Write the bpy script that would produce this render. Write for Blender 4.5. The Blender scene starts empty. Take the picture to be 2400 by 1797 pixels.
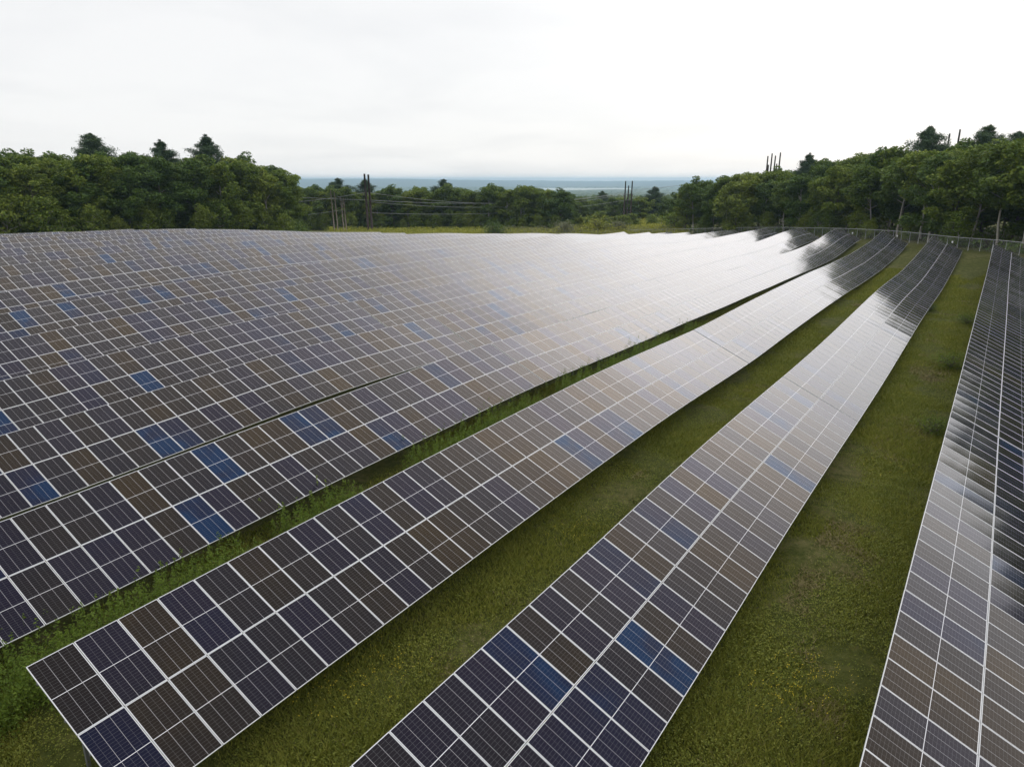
import bpy, math, random
import numpy as np
from mathutils import Matrix, Vector

random.seed(11)
RNG = np.random.default_rng(7)
R = math.radians
scn = bpy.context.scene
COL = scn.collection

# ------------------------------------------------------------------ camera
ZC = 15.0                                    # camera height above the local datum
cam_d = bpy.data.cameras.new('camera')
cam = bpy.data.objects.new('camera', cam_d)
COL.objects.link(cam)
cam_d.sensor_width = 36.0
cam_d.lens = 36.0 * 1681.0 / 2400.0
cam_d.clip_start = 0.5
cam_d.clip_end = 30000
cam.location = (0, 0, ZC)
cam.rotation_euler = (R(90 - 15.87), 0, 0)
scn.camera = cam

# ------------------------------------------------------------------ sky, sun, exposure
SUN_EL, SUN_AZ = 29.5, 28.0                 # azimuth clockwise from +Y
world = bpy.data.worlds.new('World')
scn.world = world
world.use_nodes = True
wn, wl = world.node_tree.nodes, world.node_tree.links
wn.clear()
w_out = wn.new('ShaderNodeOutputWorld')
bg_sky = wn.new('ShaderNodeBackground')
bg_cl = wn.new('ShaderNodeBackground')
mixw = wn.new('ShaderNodeMixShader')
sky = wn.new('ShaderNodeTexSky')
sky.sky_type = 'NISHITA'
sky.sun_disc = False
sky.sun_elevation = R(SUN_EL)
sky.sun_rotation = R(SUN_AZ)
wl.new(sky.outputs[0], bg_sky.inputs[0])
bg_sky.inputs[1].default_value = 0.1
tc = wn.new('ShaderNodeTexCoord')
# overcast deck: project the view direction on a flat cloud layer and break it up with noise
sep = wn.new('ShaderNodeSeparateXYZ')
wl.new(tc.outputs['Generated'], sep.inputs[0])
zz = wn.new('ShaderNodeMath'); zz.operation = 'MAXIMUM'; zz.inputs[1].default_value = 0.0
wl.new(sep.outputs[2], zz.inputs[0])
za = wn.new('ShaderNodeMath'); za.operation = 'ADD'; za.inputs[1].default_value = 0.13
wl.new(zz.outputs[0], za.inputs[0])
dx = wn.new('ShaderNodeMath'); dx.operation = 'DIVIDE'
dy = wn.new('ShaderNodeMath'); dy.operation = 'DIVIDE'
wl.new(sep.outputs[0], dx.inputs[0]); wl.new(za.outputs[0], dx.inputs[1])
wl.new(sep.outputs[1], dy.inputs[0]); wl.new(za.outputs[0], dy.inputs[1])
cmb = wn.new('ShaderNodeCombineXYZ')
wl.new(dx.outputs[0], cmb.inputs[0]); wl.new(dy.outputs[0], cmb.inputs[1])
cn = wn.new('ShaderNodeTexNoise')
cn.inputs['Scale'].default_value = 0.75
cn.inputs['Detail'].default_value = 5
cn.inputs['Roughness'].default_value = 0.5
cn.inputs['Distortion'].default_value = 0.3
wl.new(cmb.outputs[0], cn.inputs['Vector'])
cr = wn.new('ShaderNodeValToRGB')
cr.color_ramp.elements[0].position = 0.28
cr.color_ramp.elements[0].color = (0.885, 0.893, 0.905, 1)
cr.color_ramp.elements[1].position = 0.56
cr.color_ramp.elements[1].color = (0.985, 0.985, 0.985, 1)
wl.new(cn.outputs['Fac'], cr.inputs[0])
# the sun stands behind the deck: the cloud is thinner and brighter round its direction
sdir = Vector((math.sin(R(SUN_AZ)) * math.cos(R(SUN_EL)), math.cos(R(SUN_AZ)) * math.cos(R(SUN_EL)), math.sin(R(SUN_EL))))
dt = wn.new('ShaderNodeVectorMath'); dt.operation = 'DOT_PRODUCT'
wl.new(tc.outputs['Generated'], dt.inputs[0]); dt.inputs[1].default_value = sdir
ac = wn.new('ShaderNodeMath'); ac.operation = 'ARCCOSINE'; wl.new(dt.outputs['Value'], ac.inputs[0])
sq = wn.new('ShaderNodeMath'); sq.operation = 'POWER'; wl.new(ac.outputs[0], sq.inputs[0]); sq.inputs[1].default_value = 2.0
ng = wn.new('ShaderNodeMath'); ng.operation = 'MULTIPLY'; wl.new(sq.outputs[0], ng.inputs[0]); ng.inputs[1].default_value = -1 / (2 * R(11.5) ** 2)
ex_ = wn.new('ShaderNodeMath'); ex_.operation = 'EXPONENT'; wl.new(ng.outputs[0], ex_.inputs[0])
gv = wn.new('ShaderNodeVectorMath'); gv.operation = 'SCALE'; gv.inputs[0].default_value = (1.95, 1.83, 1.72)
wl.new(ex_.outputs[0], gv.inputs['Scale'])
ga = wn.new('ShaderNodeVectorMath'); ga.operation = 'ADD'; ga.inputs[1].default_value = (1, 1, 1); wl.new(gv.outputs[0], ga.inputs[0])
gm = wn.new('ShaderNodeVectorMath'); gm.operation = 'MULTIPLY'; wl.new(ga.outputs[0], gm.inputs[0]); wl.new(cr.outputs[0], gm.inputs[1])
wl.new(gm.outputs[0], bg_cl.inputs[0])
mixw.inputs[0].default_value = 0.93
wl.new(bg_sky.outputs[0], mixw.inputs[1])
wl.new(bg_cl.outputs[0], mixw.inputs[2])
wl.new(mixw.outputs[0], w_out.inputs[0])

sun_d = bpy.data.lights.new('sun', 'SUN')
sun_d.energy = 0.55
sun_d.angle = R(90)
sun_d.color = (1.0, 0.95, 0.89)
sun = bpy.data.objects.new('sun', sun_d)
COL.objects.link(sun)
sun.location = (30, -20, 80)
sun.rotation_euler = (-sdir).to_track_quat('-Z', 'Y').to_euler()

scn.view_settings.view_transform = 'Standard'
scn.view_settings.look = 'None'
scn.view_settings.exposure = 0.0
scn.view_settings.gamma = 1.0
scn.render.engine = 'CYCLES'
scn.cycles.max_bounces = 6
scn.cycles.diffuse_bounces = 2
scn.cycles.glossy_bounces = 3
scn.cycles.transmission_bounces = 3
scn.cycles.transparent_max_bounces = 10
scn.cycles.volume_bounces = 1
scn.cycles.use_denoising = True
scn.cycles.caustics_reflective = False
scn.cycles.caustics_refractive = False

# ------------------------------------------------------------------ helpers
def tag(o, label=None, cat=None, group=None, kind=None):
    if label: o['label'] = label
    if cat: o['category'] = cat
    if group: o['group'] = group
    if kind: o['kind'] = kind
    return o

def empty(name, loc):
    o = bpy.data.objects.new(name, None)
    o.empty_display_size = 0.3
    o.location = loc
    COL.objects.link(o)
    return o

def link(name, me, parent=None, mat=None):
    o = bpy.data.objects.new(name, me)
    if mat is not None and not me.materials:
        for m in (mat if isinstance(mat, (list, tuple)) else [mat]):
            me.materials.append(m)
    COL.objects.link(o)
    if parent is not None:
        o.parent = parent
    return o

class MB:
    def __init__(s):
        s.v, s.f, s.m = [], [], []
    def quad(s, a, b, c, d, m=0):
        i = len(s.v); s.v += [a, b, c, d]; s.f.append((i, i + 1, i + 2, i + 3)); s.m.append(m)
    def box(s, lo, hi, m=0):
        x0, y0, z0 = lo; x1, y1, z1 = hi
        i = len(s.v)
        s.v += [(x0, y0, z0), (x1, y0, z0), (x1, y1, z0), (x0, y1, z0), (x0, y0, z1), (x1, y0, z1), (x1, y1, z1), (x0, y1, z1)]
        for q in ((3, 2, 1, 0), (4, 5, 6, 7), (0, 1, 5, 4), (1, 2, 6, 5), (2, 3, 7, 6), (3, 0, 4, 7)):
            s.f.append(tuple(i + k for k in q)); s.m.append(m)
    def tube(s, pts, rad, n=6, m=0):
        pts = [Vector(p) for p in pts]
        rings = []
        for k, p in enumerate(pts):
            t = (pts[min(k + 1, len(pts) - 1)] - pts[max(k - 1, 0)])
            t = t.normalized() if t.length > 1e-6 else Vector((0, 0, 1))
            a = t.cross(Vector((0, 0, 1)) if abs(t.z) < 0.9 else Vector((1, 0, 0))).normalized()
            b = t.cross(a)
            r = rad[k] if isinstance(rad, (list, tuple)) else rad
            i = len(s.v)
            s.v += [tuple(p + a * (r * math.cos(2 * math.pi * j / n)) + b * (r * math.sin(2 * math.pi * j / n))) for j in range(n)]
            rings.append(i)
        for k in range(len(rings) - 1):
            for j in range(n):
                j2 = (j + 1) % n
                s.f.append((rings[k] + j, rings[k] + j2, rings[k + 1] + j2, rings[k + 1] + j)); s.m.append(m)
        s.f.append(tuple(rings[0] + j for j in range(n))); s.m.append(m)
        s.f.append(tuple(rings[-1] + j for j in reversed(range(n)))); s.m.append(m)
    def mesh(s, name, mats, smooth=False):
        me = bpy.data.meshes.new(name)
        me.from_pydata(s.v, [], s.f)
        for x in (mats if isinstance(mats, (list, tuple)) else [mats]):
            me.materials.append(x)
        if any(s.m):
            me.polygons.foreach_set('material_index', s.m)
        if smooth:
            me.polygons.foreach_set('use_smooth', [True] * len(me.polygons))
        me.update()
        return me

def np_mesh(name, V, F, mat, smooth=False):
    """V (n,3); F (m,k) index array, k = 3 or 4."""
    me = bpy.data.meshes.new(name)
    V = np.ascontiguousarray(V, np.float32); F = np.ascontiguousarray(F, np.int32)
    k = F.shape[1]
    me.vertices.add(len(V)); me.vertices.foreach_set('co', V.ravel())
    me.loops.add(F.size); me.loops.foreach_set('vertex_index', F.ravel())
    me.polygons.add(len(F)); me.polygons.foreach_set('loop_start', np.arange(0, F.size, k, dtype=np.int32))
    if smooth:
        me.polygons.foreach_set('use_smooth', np.ones(len(F), bool))
    me.materials.append(mat)
    me.update(calc_edges=True)
    me.validate()
    return me

def leaf_quads(c, size, asp=0.6, up=0.5, rng=RNG):
    """one small four-sided leaf per centre, random orientation leaning to face up."""
    n = len(c)
    nrm = rng.normal(size=(n, 3)); nrm[:, 2] = np.abs(nrm[:, 2]) + up
    nrm /= np.linalg.norm(nrm, axis=1, keepdims=True)
    a = np.cross(nrm, rng.normal(size=(n, 3))); a /= np.linalg.norm(a, axis=1, keepdims=True) + 1e-9
    b = np.cross(nrm, a)
    sz = (size * rng.uniform(0.6, 1.35, n))[:, None]
    V = np.stack([c - a * sz, c + b * sz * asp, c + a * sz, c - b * sz * asp], 1).reshape(-1, 3)
    F = np.arange(4 * n).reshape(-1, 4)
    return V, F

# ------------------------------------------------------------------ node helpers / materials
def new_mat(name):
    m = bpy.data.materials.new(name)
    m.use_nodes = True
    nt = m.node_tree
    return m, nt.nodes, nt.links, nt.nodes['Principled BSDF']

def math_node(n, l, op, a, b=None, c=None, clamp=False):
    x = n.new('ShaderNodeMath'); x.operation = op; x.use_clamp = clamp
    for i, v in enumerate((a, b, c)):
        if v is None: continue
        if isinstance(v, (int, float)): x.inputs[i].default_value = v
        else: l.new(v, x.inputs[i])
    return x.outputs[0]

def mixc(n, l, fac, a, b, mode='MIX'):
    x = n.new('ShaderNodeMix'); x.data_type = 'RGBA'; x.blend_type = mode
    if isinstance(fac, (int, float)): x.inputs[0].default_value = fac
    else: l.new(fac, x.inputs[0])
    for i, v in ((6, a), (7, b)):
        if isinstance(v, tuple): x.inputs[i].default_value = (*v, 1) if len(v) == 3 else v
        else: l.new(v, x.inputs[i])
    return x.outputs[2]

def ramp(n, l, fac, stops, interp='LINEAR'):
    x = n.new('ShaderNodeValToRGB'); x.color_ramp.interpolation = interp
    e = x.color_ramp.elements
    while len(e) < len(stops): e.new(0.5)
    for el, (p, c) in zip(e, stops):
        el.position = p; el.color = (*c, 1) if len(c) == 3 else c
    l.new(fac, x.inputs[0])
    return x.outputs[0]

def noise(n, l, scale, detail=3, vec=None, rough=0.55, dist=0.0):
    x = n.new('ShaderNodeTexNoise'); x.inputs['Scale'].default_value = scale
    x.inputs['Detail'].default_value = detail; x.inputs['Roughness'].default_value = rough
    x.inputs['Distortion'].default_value = dist
    if vec is not None: l.new(vec, x.inputs['Vector'])
    return x.outputs['Fac']

def plain(name, col, rough=0.6, metal=0.0, var=0.25, scale=6.0):
    m, n, l, b = new_mat(name)
    tcx = n.new('ShaderNodeTexCoord')
    f = noise(n, l, scale, 4, tcx.outputs['Object'])
    c0 = tuple(x * (1 - var) for x in col); c1 = tuple(min(1, x * (1 + var)) for x in col)
    l.new(mixc(n, l, f, c0, c1), b.inputs['Base Color'])
    b.inputs['Roughness'].default_value = rough; b.inputs['Metallic'].default_value = metal
    return m

def panel_glass():
    m, n, l, b = new_mat('panel_glass')
    uv = n.new('ShaderNodeUVMap'); uv.uv_map = 'uv'
    sp = n.new('ShaderNodeSeparateXYZ'); l.new(uv.outputs[0], sp.inputs[0])
    U_, V_ = sp.outputs[0], sp.outputs[1]              # u down the slope (2.36 m), v along the row (1.11 m)
    LU, LV = 2.354, 1.108
    def edge_dist(coord, length):                       # metres to the nearest module edge
        a = math_node(n, l, 'SUBTRACT', coord, 0.5)
        a = math_node(n, l, 'ABSOLUTE', a)
        a = math_node(n, l, 'SUBTRACT', 0.5, a)
        return math_node(n, l, 'MULTIPLY', a, length)
    def line(coord, count, length, half):               # white gap lines every length / count
        a = math_node(n, l, 'MULTIPLY', coord, float(count))
        a = math_node(n, l, 'FRACT', a)
        a = math_node(n, l, 'SUBTRACT', a, 0.5)
        a = math_node(n, l, 'ABSOLUTE', a)
        a = math_node(n, l, 'SUBTRACT', 0.5, a)
        a = math_node(n, l, 'MULTIPLY', a, length / count)
        return math_node(n, l, 'LESS_THAN', a, half)
    ed = math_node(n, l, 'MINIMUM', edge_dist(U_, LU), edge_dist(V_, LV))
    margin = math_node(n, l, 'LESS_THAN', ed, 0.009)
    mid = math_node(n, l, 'ABSOLUTE', math_node(n, l, 'SUBTRACT', U_, 0.5))
    mid = math_node(n, l, 'LESS_THAN', math_node(n, l, 'MULTIPLY', mid, LU), 0.009)
    thirds = line(V_, 3, LV, 0.0045)
    sixths = line(V_, 6, LV, 0.0022)
    rows24 = line(U_, 26, LU, 0.0020)
    bus = line(V_, 54, LV, 0.0006)
    strong = math_node(n, l, 'MAXIMUM', margin, mid)
    med = math_node(n, l, 'MULTIPLY', thirds, 0.55)
    weak = math_node(n, l, 'MULTIPLY', math_node(n, l, 'MAXIMUM', sixths, rows24), 0.16)
    weak = math_node(n, l, 'MAXIMUM', weak, math_node(n, l, 'MULTIPLY', bus, 0.02))
    lines = math_node(n, l, 'MAXIMUM', strong, math_node(n, l, 'MAXIMUM', med, weak))
    # cell colour: one shade per module (coating batches) with a small step between the two halves
    oi = n.new('ShaderNodeObjectInfo')
    half = math_node(n, l, 'GREATER_THAN', U_, 0.5)
    seed = math_node(n, l, 'ADD', math_node(n, l, 'MULTIPLY', oi.outputs['Random'], 913.7), math_node(n, l, 'MULTIPLY', half, 0.37))
    wnz = n.new('ShaderNodeTexWhiteNoise'); wnz.noise_dimensions = '1D'; l.new(seed, wnz.inputs['W'])
    r2 = math_node(n, l, 'MULTIPLY_ADD', math_node(n, l, 'SUBTRACT', wnz.outputs['Value'], 0.5), 0.10, oi.outputs['Random'])
    g = n.new('ShaderNodeNewGeometry')
    soft = noise(n, l, 0.55, 2, g.outputs['Position'])
    r2 = math_node(n, l, 'MULTIPLY_ADD', math_node(n, l, 'SUBTRACT', soft, 0.5), 0.30, r2)
    cell = ramp(n, l, r2, [(0.0, (0.028, 0.019, 0.010)), (0.07, (0.020, 0.0145, 0.010)), (0.18, (0.0125, 0.0102, 0.0100)),
                           (0.50, (0.0080, 0.0074, 0.0145)), (0.74, (0.0078, 0.0066, 0.0200)), (0.90, (0.005, 0.0068, 0.026)),
                           (0.97, (0.003, 0.010, 0.042)), (1.0, (0.002, 0.020, 0.070))])
    dirt = noise(n, l, 1.7, 4, g.outputs['Position'], 0.6)
    cell = mixc(n, l, math_node(n, l, 'MULTIPLY', dirt, 0.03), cell, (0.16, 0.14, 0.12))
    col = mixc(n, l, lines, cell, (0.78, 0.78, 0.82))
    l.new(col, b.inputs['Base Color'])
    # anti-reflective solar glass: very little reflection face-on, rising steeply towards grazing angles
    b.inputs['Specular IOR Level'].default_value = 0.0
    b.inputs['Roughness'].default_value = 0.8
    dp = n.new('ShaderNodeVectorMath'); dp.operation = 'DOT_PRODUCT'
    l.new(g.outputs['Incoming'], dp.inputs[0]); l.new(g.outputs['Normal'], dp.inputs[1])
    cosv = math_node(n, l, 'ABSOLUTE', dp.outputs['Value'])
    refl = ramp(n, l, cosv, [(c_, (v_,) * 3) for c_, v_ in ((0.0, 1.0), (0.087, 0.72), (0.174, 0.49), (0.26, 0.325), (0.309, 0.245), (0.42, 0.120),
                            (0.5, 0.071), (0.616, 0.032), (0.707, 0.016), (0.80, 0.012), (1.0, 0.010))])
    gb = n.new('ShaderNodeBsdfGlossy')
    tint = ramp(n, l, r2, [(0.0, (1.0, 0.84, 0.68)), (0.15, (1.0, 0.87, 0.76)), (0.35, (1.0, 0.92, 0.85)), (0.55, (0.98, 0.93, 0.92)),
                           (0.72, (0.96, 0.89, 0.97)), (0.88, (0.89, 0.87, 1.0)), (0.97, (0.76, 0.84, 1.0)), (1.0, (0.58, 0.75, 1.0))])
    graz = ramp(n, l, cosv, [(0.29, (1, 1, 1)), (0.58, (0.05, 0.05, 0.05))])
    l.new(mixc(n, l, graz, tint, (0.97, 0.975, 1.0)), gb.inputs['Color'])
    # the glass sags a little in its frame
    vv = math_node(n, l, 'POWER', math_node(n, l, 'SUBTRACT', V_, 0.5), 2.0)
    uu = math_node(n, l, 'POWER', math_node(n, l, 'SUBTRACT', U_, 0.5), 2.0)
    bmp = n.new('ShaderNodeBump'); bmp.inputs['Strength'].default_value = 1.0; bmp.inputs['Distance'].default_value = 0.010
    l.new(math_node(n, l, 'ADD', vv, uu), bmp.inputs['Height'])
    l.new(bmp.outputs[0], gb.inputs['Normal'])
    l.new(math_node(n, l, 'MULTIPLY_ADD', dirt, 0.06, 0.07), gb.inputs['Roughness'])
    mx = n.new('ShaderNodeMixShader'); l.new(refl, mx.inputs[0]); l.new(b.outputs[0], mx.inputs[1]); l.new(gb.outputs[0], mx.inputs[2])
    l.new(mx.outputs[0], n['Material Output'].inputs[0])
    return m

def foliage(name, stops, transl=0.22, nscale=0.25, rnd=1.0):
    """stops: dark, mid, light leaf colours."""
    m, n, l, b = new_mat(name)
    g = n.new('ShaderNodeNewGeometry'); oi = n.new('ShaderNodeObjectInfo')
    f = noise(n, l, nscale, 3, g.outputs['Position'])
    x = math_node(n, l, 'MULTIPLY_ADD', g.outputs['Random Per Island'], 0.42, math_node(n, l, 'MULTIPLY', f, 0.38))
    x = math_node(n, l, 'MULTIPLY_ADD', oi.outputs['Random'], 0.34 * rnd, x)
    col = ramp(n, l, x, [(0.12, stops[0]), (0.5, stops[1]), (0.92, stops[2])])
    l.new(col, b.inputs['Base Color'])
    b.inputs['Roughness'].default_value = 0.65
    b.inputs['Specular IOR Level'].default_value = 0.25
    tr = n.new('ShaderNodeBsdfTranslucent')
    l.new(mixc(n, l, 0.5, col, (0.20, 0.28, 0.03)), tr.inputs[0])
    mx = n.new('ShaderNodeMixShader'); mx.inputs[0].default_value = transl
    l.new(b.outputs[0], mx.inputs[1]); l.new(tr.outputs[0], mx.inputs[2])
    l.new(mx.outputs[0], n['Material Output'].inputs[0])
    return m

def ground_mat():
    m, n, l, b = new_mat('meadow_ground')
    g = n.new('ShaderNodeNewGeometry')
    P_ = g.outputs['Position']
    big = noise(n, l, 0.09, 4, P_, 0.6)
    med = noise(n, l, 2.2, 6, P_, 0.7)
    fine = noise(n, l, 9.0, 4, P_, 0.7)
    green = ramp(n, l, med, [(0.30, (0.045, 0.055, 0.012)), (0.5, (0.085, 0.092, 0.022)), (0.70, (0.140, 0.135, 0.040))])
    dry = ramp(n, l, fine, [(0.3, (0.15, 0.125, 0.055)), (0.7, (0.27, 0.225, 0.12))])
    patch = ramp(n, l, math_node(n, l, 'MULTIPLY_ADD', big, 0.6, math_node(n, l, 'MULTIPLY', med, 0.5)), [(0.55, (0, 0, 0)), (0.70, (0.6, 0.6, 0.6))])
    c = mixc(n, l, patch, green, dry)
    c = mixc(n, l, math_node(n, l, 'MULTIPLY', fine, 0.4), c, (0.035, 0.055, 0.010))
    l.new(c, b.inputs['Base Color'])
    b.inputs['Roughness'].default_value = 0.95
    b.inputs['Specular IOR Level'].default_value = 0.1
    bm = n.new('ShaderNodeBump'); bm.inputs['Strength'].default_value = 0.7; bm.inputs['Distance'].default_value = 0.12
    l.new(fine, bm.inputs['Height']); l.new(bm.outputs[0], b.inputs['Normal'])
    return m

M = {}
M['glass'] = panel_glass()
M['frame'] = plain('frame_aluminium', (0.80, 0.81, 0.83), 0.42, 0.0, 0.06)
M['back'] = plain('panel_backsheet', (0.55, 0.55, 0.56), 0.6)
M['steel'] = plain('galvanised_steel', (0.20, 0.205, 0.21), 0.55, 0.3, 0.15)
M['fence_steel'] = plain('fence_steel', (0.46, 0.47, 0.48), 0.5, 0.1, 0.1)
M['ground'] = ground_mat()
M['leaf_oak'] = foliage('leaf_oak', [(0.038, 0.076, 0.010), (0.125, 0.190, 0.026), (0.300, 0.345, 0.055)], 0.25)
M['leaf_dark'] = foliage('leaf_dark', [(0.028, 0.064, 0.014), (0.088, 0.155, 0.030), (0.210, 0.275, 0.056)], 0.22)
M['leaf_light'] = foliage('leaf_light', [(0.085, 0.125, 0.018), (0.160, 0.215, 0.030), (0.260, 0.300, 0.055)], 0.25)
M['needle'] = foliage('needle_pine', [(0.026, 0.056, 0.028), (0.054, 0.098, 0.048), (0.105, 0.155, 0.072)], 0.1)
M['scrub'] = foliage('leaf_scrub', [(0.190, 0.220, 0.026), (0.320, 0.330, 0.045), (0.480, 0.440, 0.070)], 0.25, 0.12)
M['scrub_grey'] = foliage('leaf_scrub_grey', [(0.11, 0.115, 0.07), (0.18, 0.185, 0.11), (0.26, 0.25, 0.15)], 0.15, 0.12)
M['grass'] = foliage('grass_blade', [(0.105, 0.132, 0.018), (0.280, 0.285, 0.046), (0.540, 0.470, 0.150)], 0.25, 0.45, 0.0)
M['weed'] = foliage('weed_leaf', [(0.075, 0.130, 0.014), (0.150, 0.220, 0.026), (0.250, 0.300, 0.050)], 0.3, 0.5, 0.0)
M['clover'] = foliage('clover_leaf', [(0.085, 0.115, 0.016), (0.230, 0.255, 0.040), (0.460, 0.430, 0.105)], 0.2, 0.5, 0.0)
M['yellow'] = plain('yellow_petal', (0.62, 0.48, 0.02), 0.7, 0, 0.3)
M['bark'] = plain('bark', (0.12, 0.105, 0.085), 0.9, 0, 0.4, 1.5)
M['bark_pale'] = plain('bark_pale', (0.40, 0.37, 0.32), 0.9, 0, 0.3, 1.5)
M['rust'] = plain('weathering_steel', (0.040, 0.024, 0.021), 0.7, 0.1, 0.3, 0.8)
M['wood_pole'] = plain('weathered_wood', (0.27, 0.22, 0.18), 0.9, 0, 0.3, 0.6)
M['wire'] = plain('aluminium_wire', (0.30, 0.31, 0.32), 0.5, 0.2, 0.1)
M['porcelain'] = plain('insulator_porcelain', (0.20, 0.17, 0.16), 0.4)
M['white'] = plain('white_sign_face', (0.78, 0.78, 0.78), 0.5, 0, 0.05)
M['far_wood'] = foliage('far_canopy', [(0.030, 0.058, 0.016), (0.055, 0.095, 0.024), (0.095, 0.130, 0.036)], 0.0, 0.01)
M['hill'] = plain('hill_canopy', (0.035, 0.058, 0.022), 0.95, 0, 0.45, 0.02)
M['pale_field'] = plain('pale_field', (0.52, 0.54, 0.46), 0.9, 0, 0.12, 0.01)

# ------------------------------------------------------------------ the lie of the land
PA, PITCH, TAU, MLEN, W = -27.61, 8.912, R(24.74), 2.40, 1.155
AZ = R(34.2125)
SA, CA = math.sin(AZ), math.cos(AZ)
H0 = 2.95                                    # upper panel edge above the ground
def lat_u(r, s=0.0):
    return -0.8 - 0.0057 * s if r == 3 else PA + r * PITCH
def f2w(l, s): return s * SA + l * CA, s * CA - l * SA
def w2f(x, y): return x * CA - y * SA, x * SA + y * CA
SAMPLES = {
 0: [(9.3,-11.48),(17.2,-11.14),(27.9,-10.78),(38.1,-10.56),(50,-10.65),(61.8,-10.62),(73.2,-10.7),(90.5,-10.7),(118,-10.7),(135,-10.2),(153,-9.1)],
 1: [(0,-11.95),(5.9,-11.74),(12.6,-11.5),(21.9,-11.2),(35.8,-10.9),(41,-10.9),(53,-11.0),(68,-10.7),(91,-10.5),(114.4,-10.5),(126.4,-10.1),(135.4,-9.65),(144.5,-8.8)],
 2: [(2,-12.1),(9.2,-11.9),(19.7,-11.65),(31.3,-11.3),(43.2,-11.25),(49,-11.2),(58,-11.0),(64,-10.8),(78,-10.4),(95,-10.4),(112,-9.7),(121,-9.2),(131,-8.5)],
 3: [(5,-12.2),(15,-11.95),(24,-11.5),(41.7,-11.4),(59,-10.95),(95,-10.1),(118,-8.4)],
 -1: [(12.3,-11.19),(19.6,-10.85),(26.2,-10.5),(33,-10.38),(42.5,-10.45),(75,-10.45),(110,-10.45),(135,-10.4),(161,-9.8)],
 -2: [(15.9,-10.85),(23.1,-10.44),(31,-10.07),(42.7,-10.0),(75,-10.05),(110,-10.1),(140,-10.5),(170,-10.5)],
 -3: [(19.4,-10.35),(26.6,-9.97),(37.4,-9.56),(51.9,-9.5),(80,-9.45),(107,-9.45),(140,-10.9),(174.6,-11.6)],
 -4: [(23,-9.97),(33.5,-9.37),(43.8,-9.05),(65,-8.95),(109,-8.95),(140,-11.0),(168,-12.1)],
 -5: [(26.5,-9.53),(38.4,-8.99),(50.2,-8.65),(65.9,-8.75),(74.3,-8.71),(108.4,-9.25),(140,-11.8),(178,-13.0)],
 -6: [(30,-9.27),(65.8,-8.65),(83.5,-9.0),(110,-9.74),(140,-12.2),(185,-13.8)],
 -7: [(33.5,-9.09),(64.6,-8.5),(92.7,-9.33),(110,-10.0),(140,-12.6),(188,-14.2)],
 -8: [(37,-8.92),(64.8,-8.45),(101.9,-9.86),(107.7,-10.2),(150,-13.6)],
 -9: [(40.6,-8.75),(64.8,-8.5),(110,-10.5),(150,-14)],
 -10: [(44,-8.75),(65,-8.65),(82.8,-8.9),(102,-10.4),(150,-14)],
 -11: [(47.5,-8.8),(72,-8.75),(89,-9.5),(130,-12.8)],
 -12: [(50.9,-8.98),(85.8,-9.49),(120,-12)],
 -13: [(54.4,-9.25),(77.7,-9.46)], -14: [(57.8,-9.6),(68.8,-9.76)]}
PTS = [(PA + r * PITCH, s, z) for r, L in SAMPLES.items() for s, z in L]
for az, d, g in [(-14,215,-16.5),(-8,215,-16.8),(0,225,-17),(6,240,-17.5),(-14,290,-18.6),(-7,290,-18.8),(0,290,-19),(8,300,-19),(11,260,-18),(-14,420,-22),(0,420,-22),(10,420,-22),
  (-36,190,-13),(-30,190,-13),(-24,190,-13.2),(-19,195,-14),(-33,240,-13.5),(-22,250,-15),(-45,200,-13),(-60,200,-13),(-40,420,-17),(-25,420,-19),(-70,420,-16),
  (34,150,-11.5),(30,165,-11.6),(26,190,-12),(20,215,-13),(15,225,-15),(34,190,-11),(28,210,-11.5),(22,250,-13),(40,150,-11.5),(55,130,-12.5),(75,120,-13.5),(25,420,-15),(40,420,-13),(60,420,-13),
  (90,60,-14.5),(120,60,-15),(180,60,-15.3),(-150,60,-15),(-110,60,-15),(-80,60,-14.3),(-90,130,-14),(130,420,-15),(180,420,-16),(-130,420,-16),(95,420,-14),(-95,420,-15)]:
    _l, _s = w2f(d * math.sin(R(az)), d * math.cos(R(az)))
    PTS.append((_l, _s, g + H0))
PTS = np.array(PTS)
def _tps(r2): return 0.5 * r2 * np.log(np.maximum(r2, 1e-12))
_c = PTS[:, :2] / 50
_n = len(_c)
_T = np.c_[np.ones(_n), _c]
_A = np.zeros((_n + 3, _n + 3))
_A[:_n, :_n] = _tps(((_c[:, None] - _c[None]) ** 2).sum(-1)) + 6e-4 * np.eye(_n)
_A[:_n, _n:] = _T; _A[_n:, :_n] = _T.T
_w = np.linalg.solve(_A, np.r_[PTS[:, 2], 0, 0, 0])
def z_u(l, s):
    """height of the upper panel edge (camera datum) at lateral l, distance s along the rows."""
    q = np.c_[np.ravel(l), np.ravel(s)] / 50
    out = np.empty(len(q))
    for i in range(0, len(q), 20000):
        p = q[i:i + 20000]
        d2 = ((p[:, None] - _c[None]) ** 2).sum(-1)
        out[i:i + 20000] = _tps(d2) @ _w[:_n] + _w[_n] + p @ _w[_n + 1:]
    return out
FAR_D = [0, 330, 500, 1000, 2000, 4000, 6000, 7600, 9000, 18000]
FAR_Z = [-19, -20, -24, -36, -58, -78, -88, -84, -95, -108]
def ground(x, y):
    """terrain height in world space (arrays)."""
    x = np.atleast_1d(np.asarray(x, float)); y = np.atleast_1d(np.asarray(y, float))
    D = np.hypot(x, y)
    k = np.minimum(1.0, 470.0 / np.maximum(D, 1e-6))
    near = z_u(*[a for a in w2f(x * k, y * k)]) - H0
    t = np.clip((D - 330) / 200, 0, 1); t = t * t * (3 - 2 * t)
    far = np.interp(D, FAR_D, FAR_Z)
    return near * (1 - t) + far * t + ZC
def g1(x, y): return float(ground(x, y)[0])
def pol(az, d): return d * math.sin(R(az)), d * math.cos(R(az))

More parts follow.
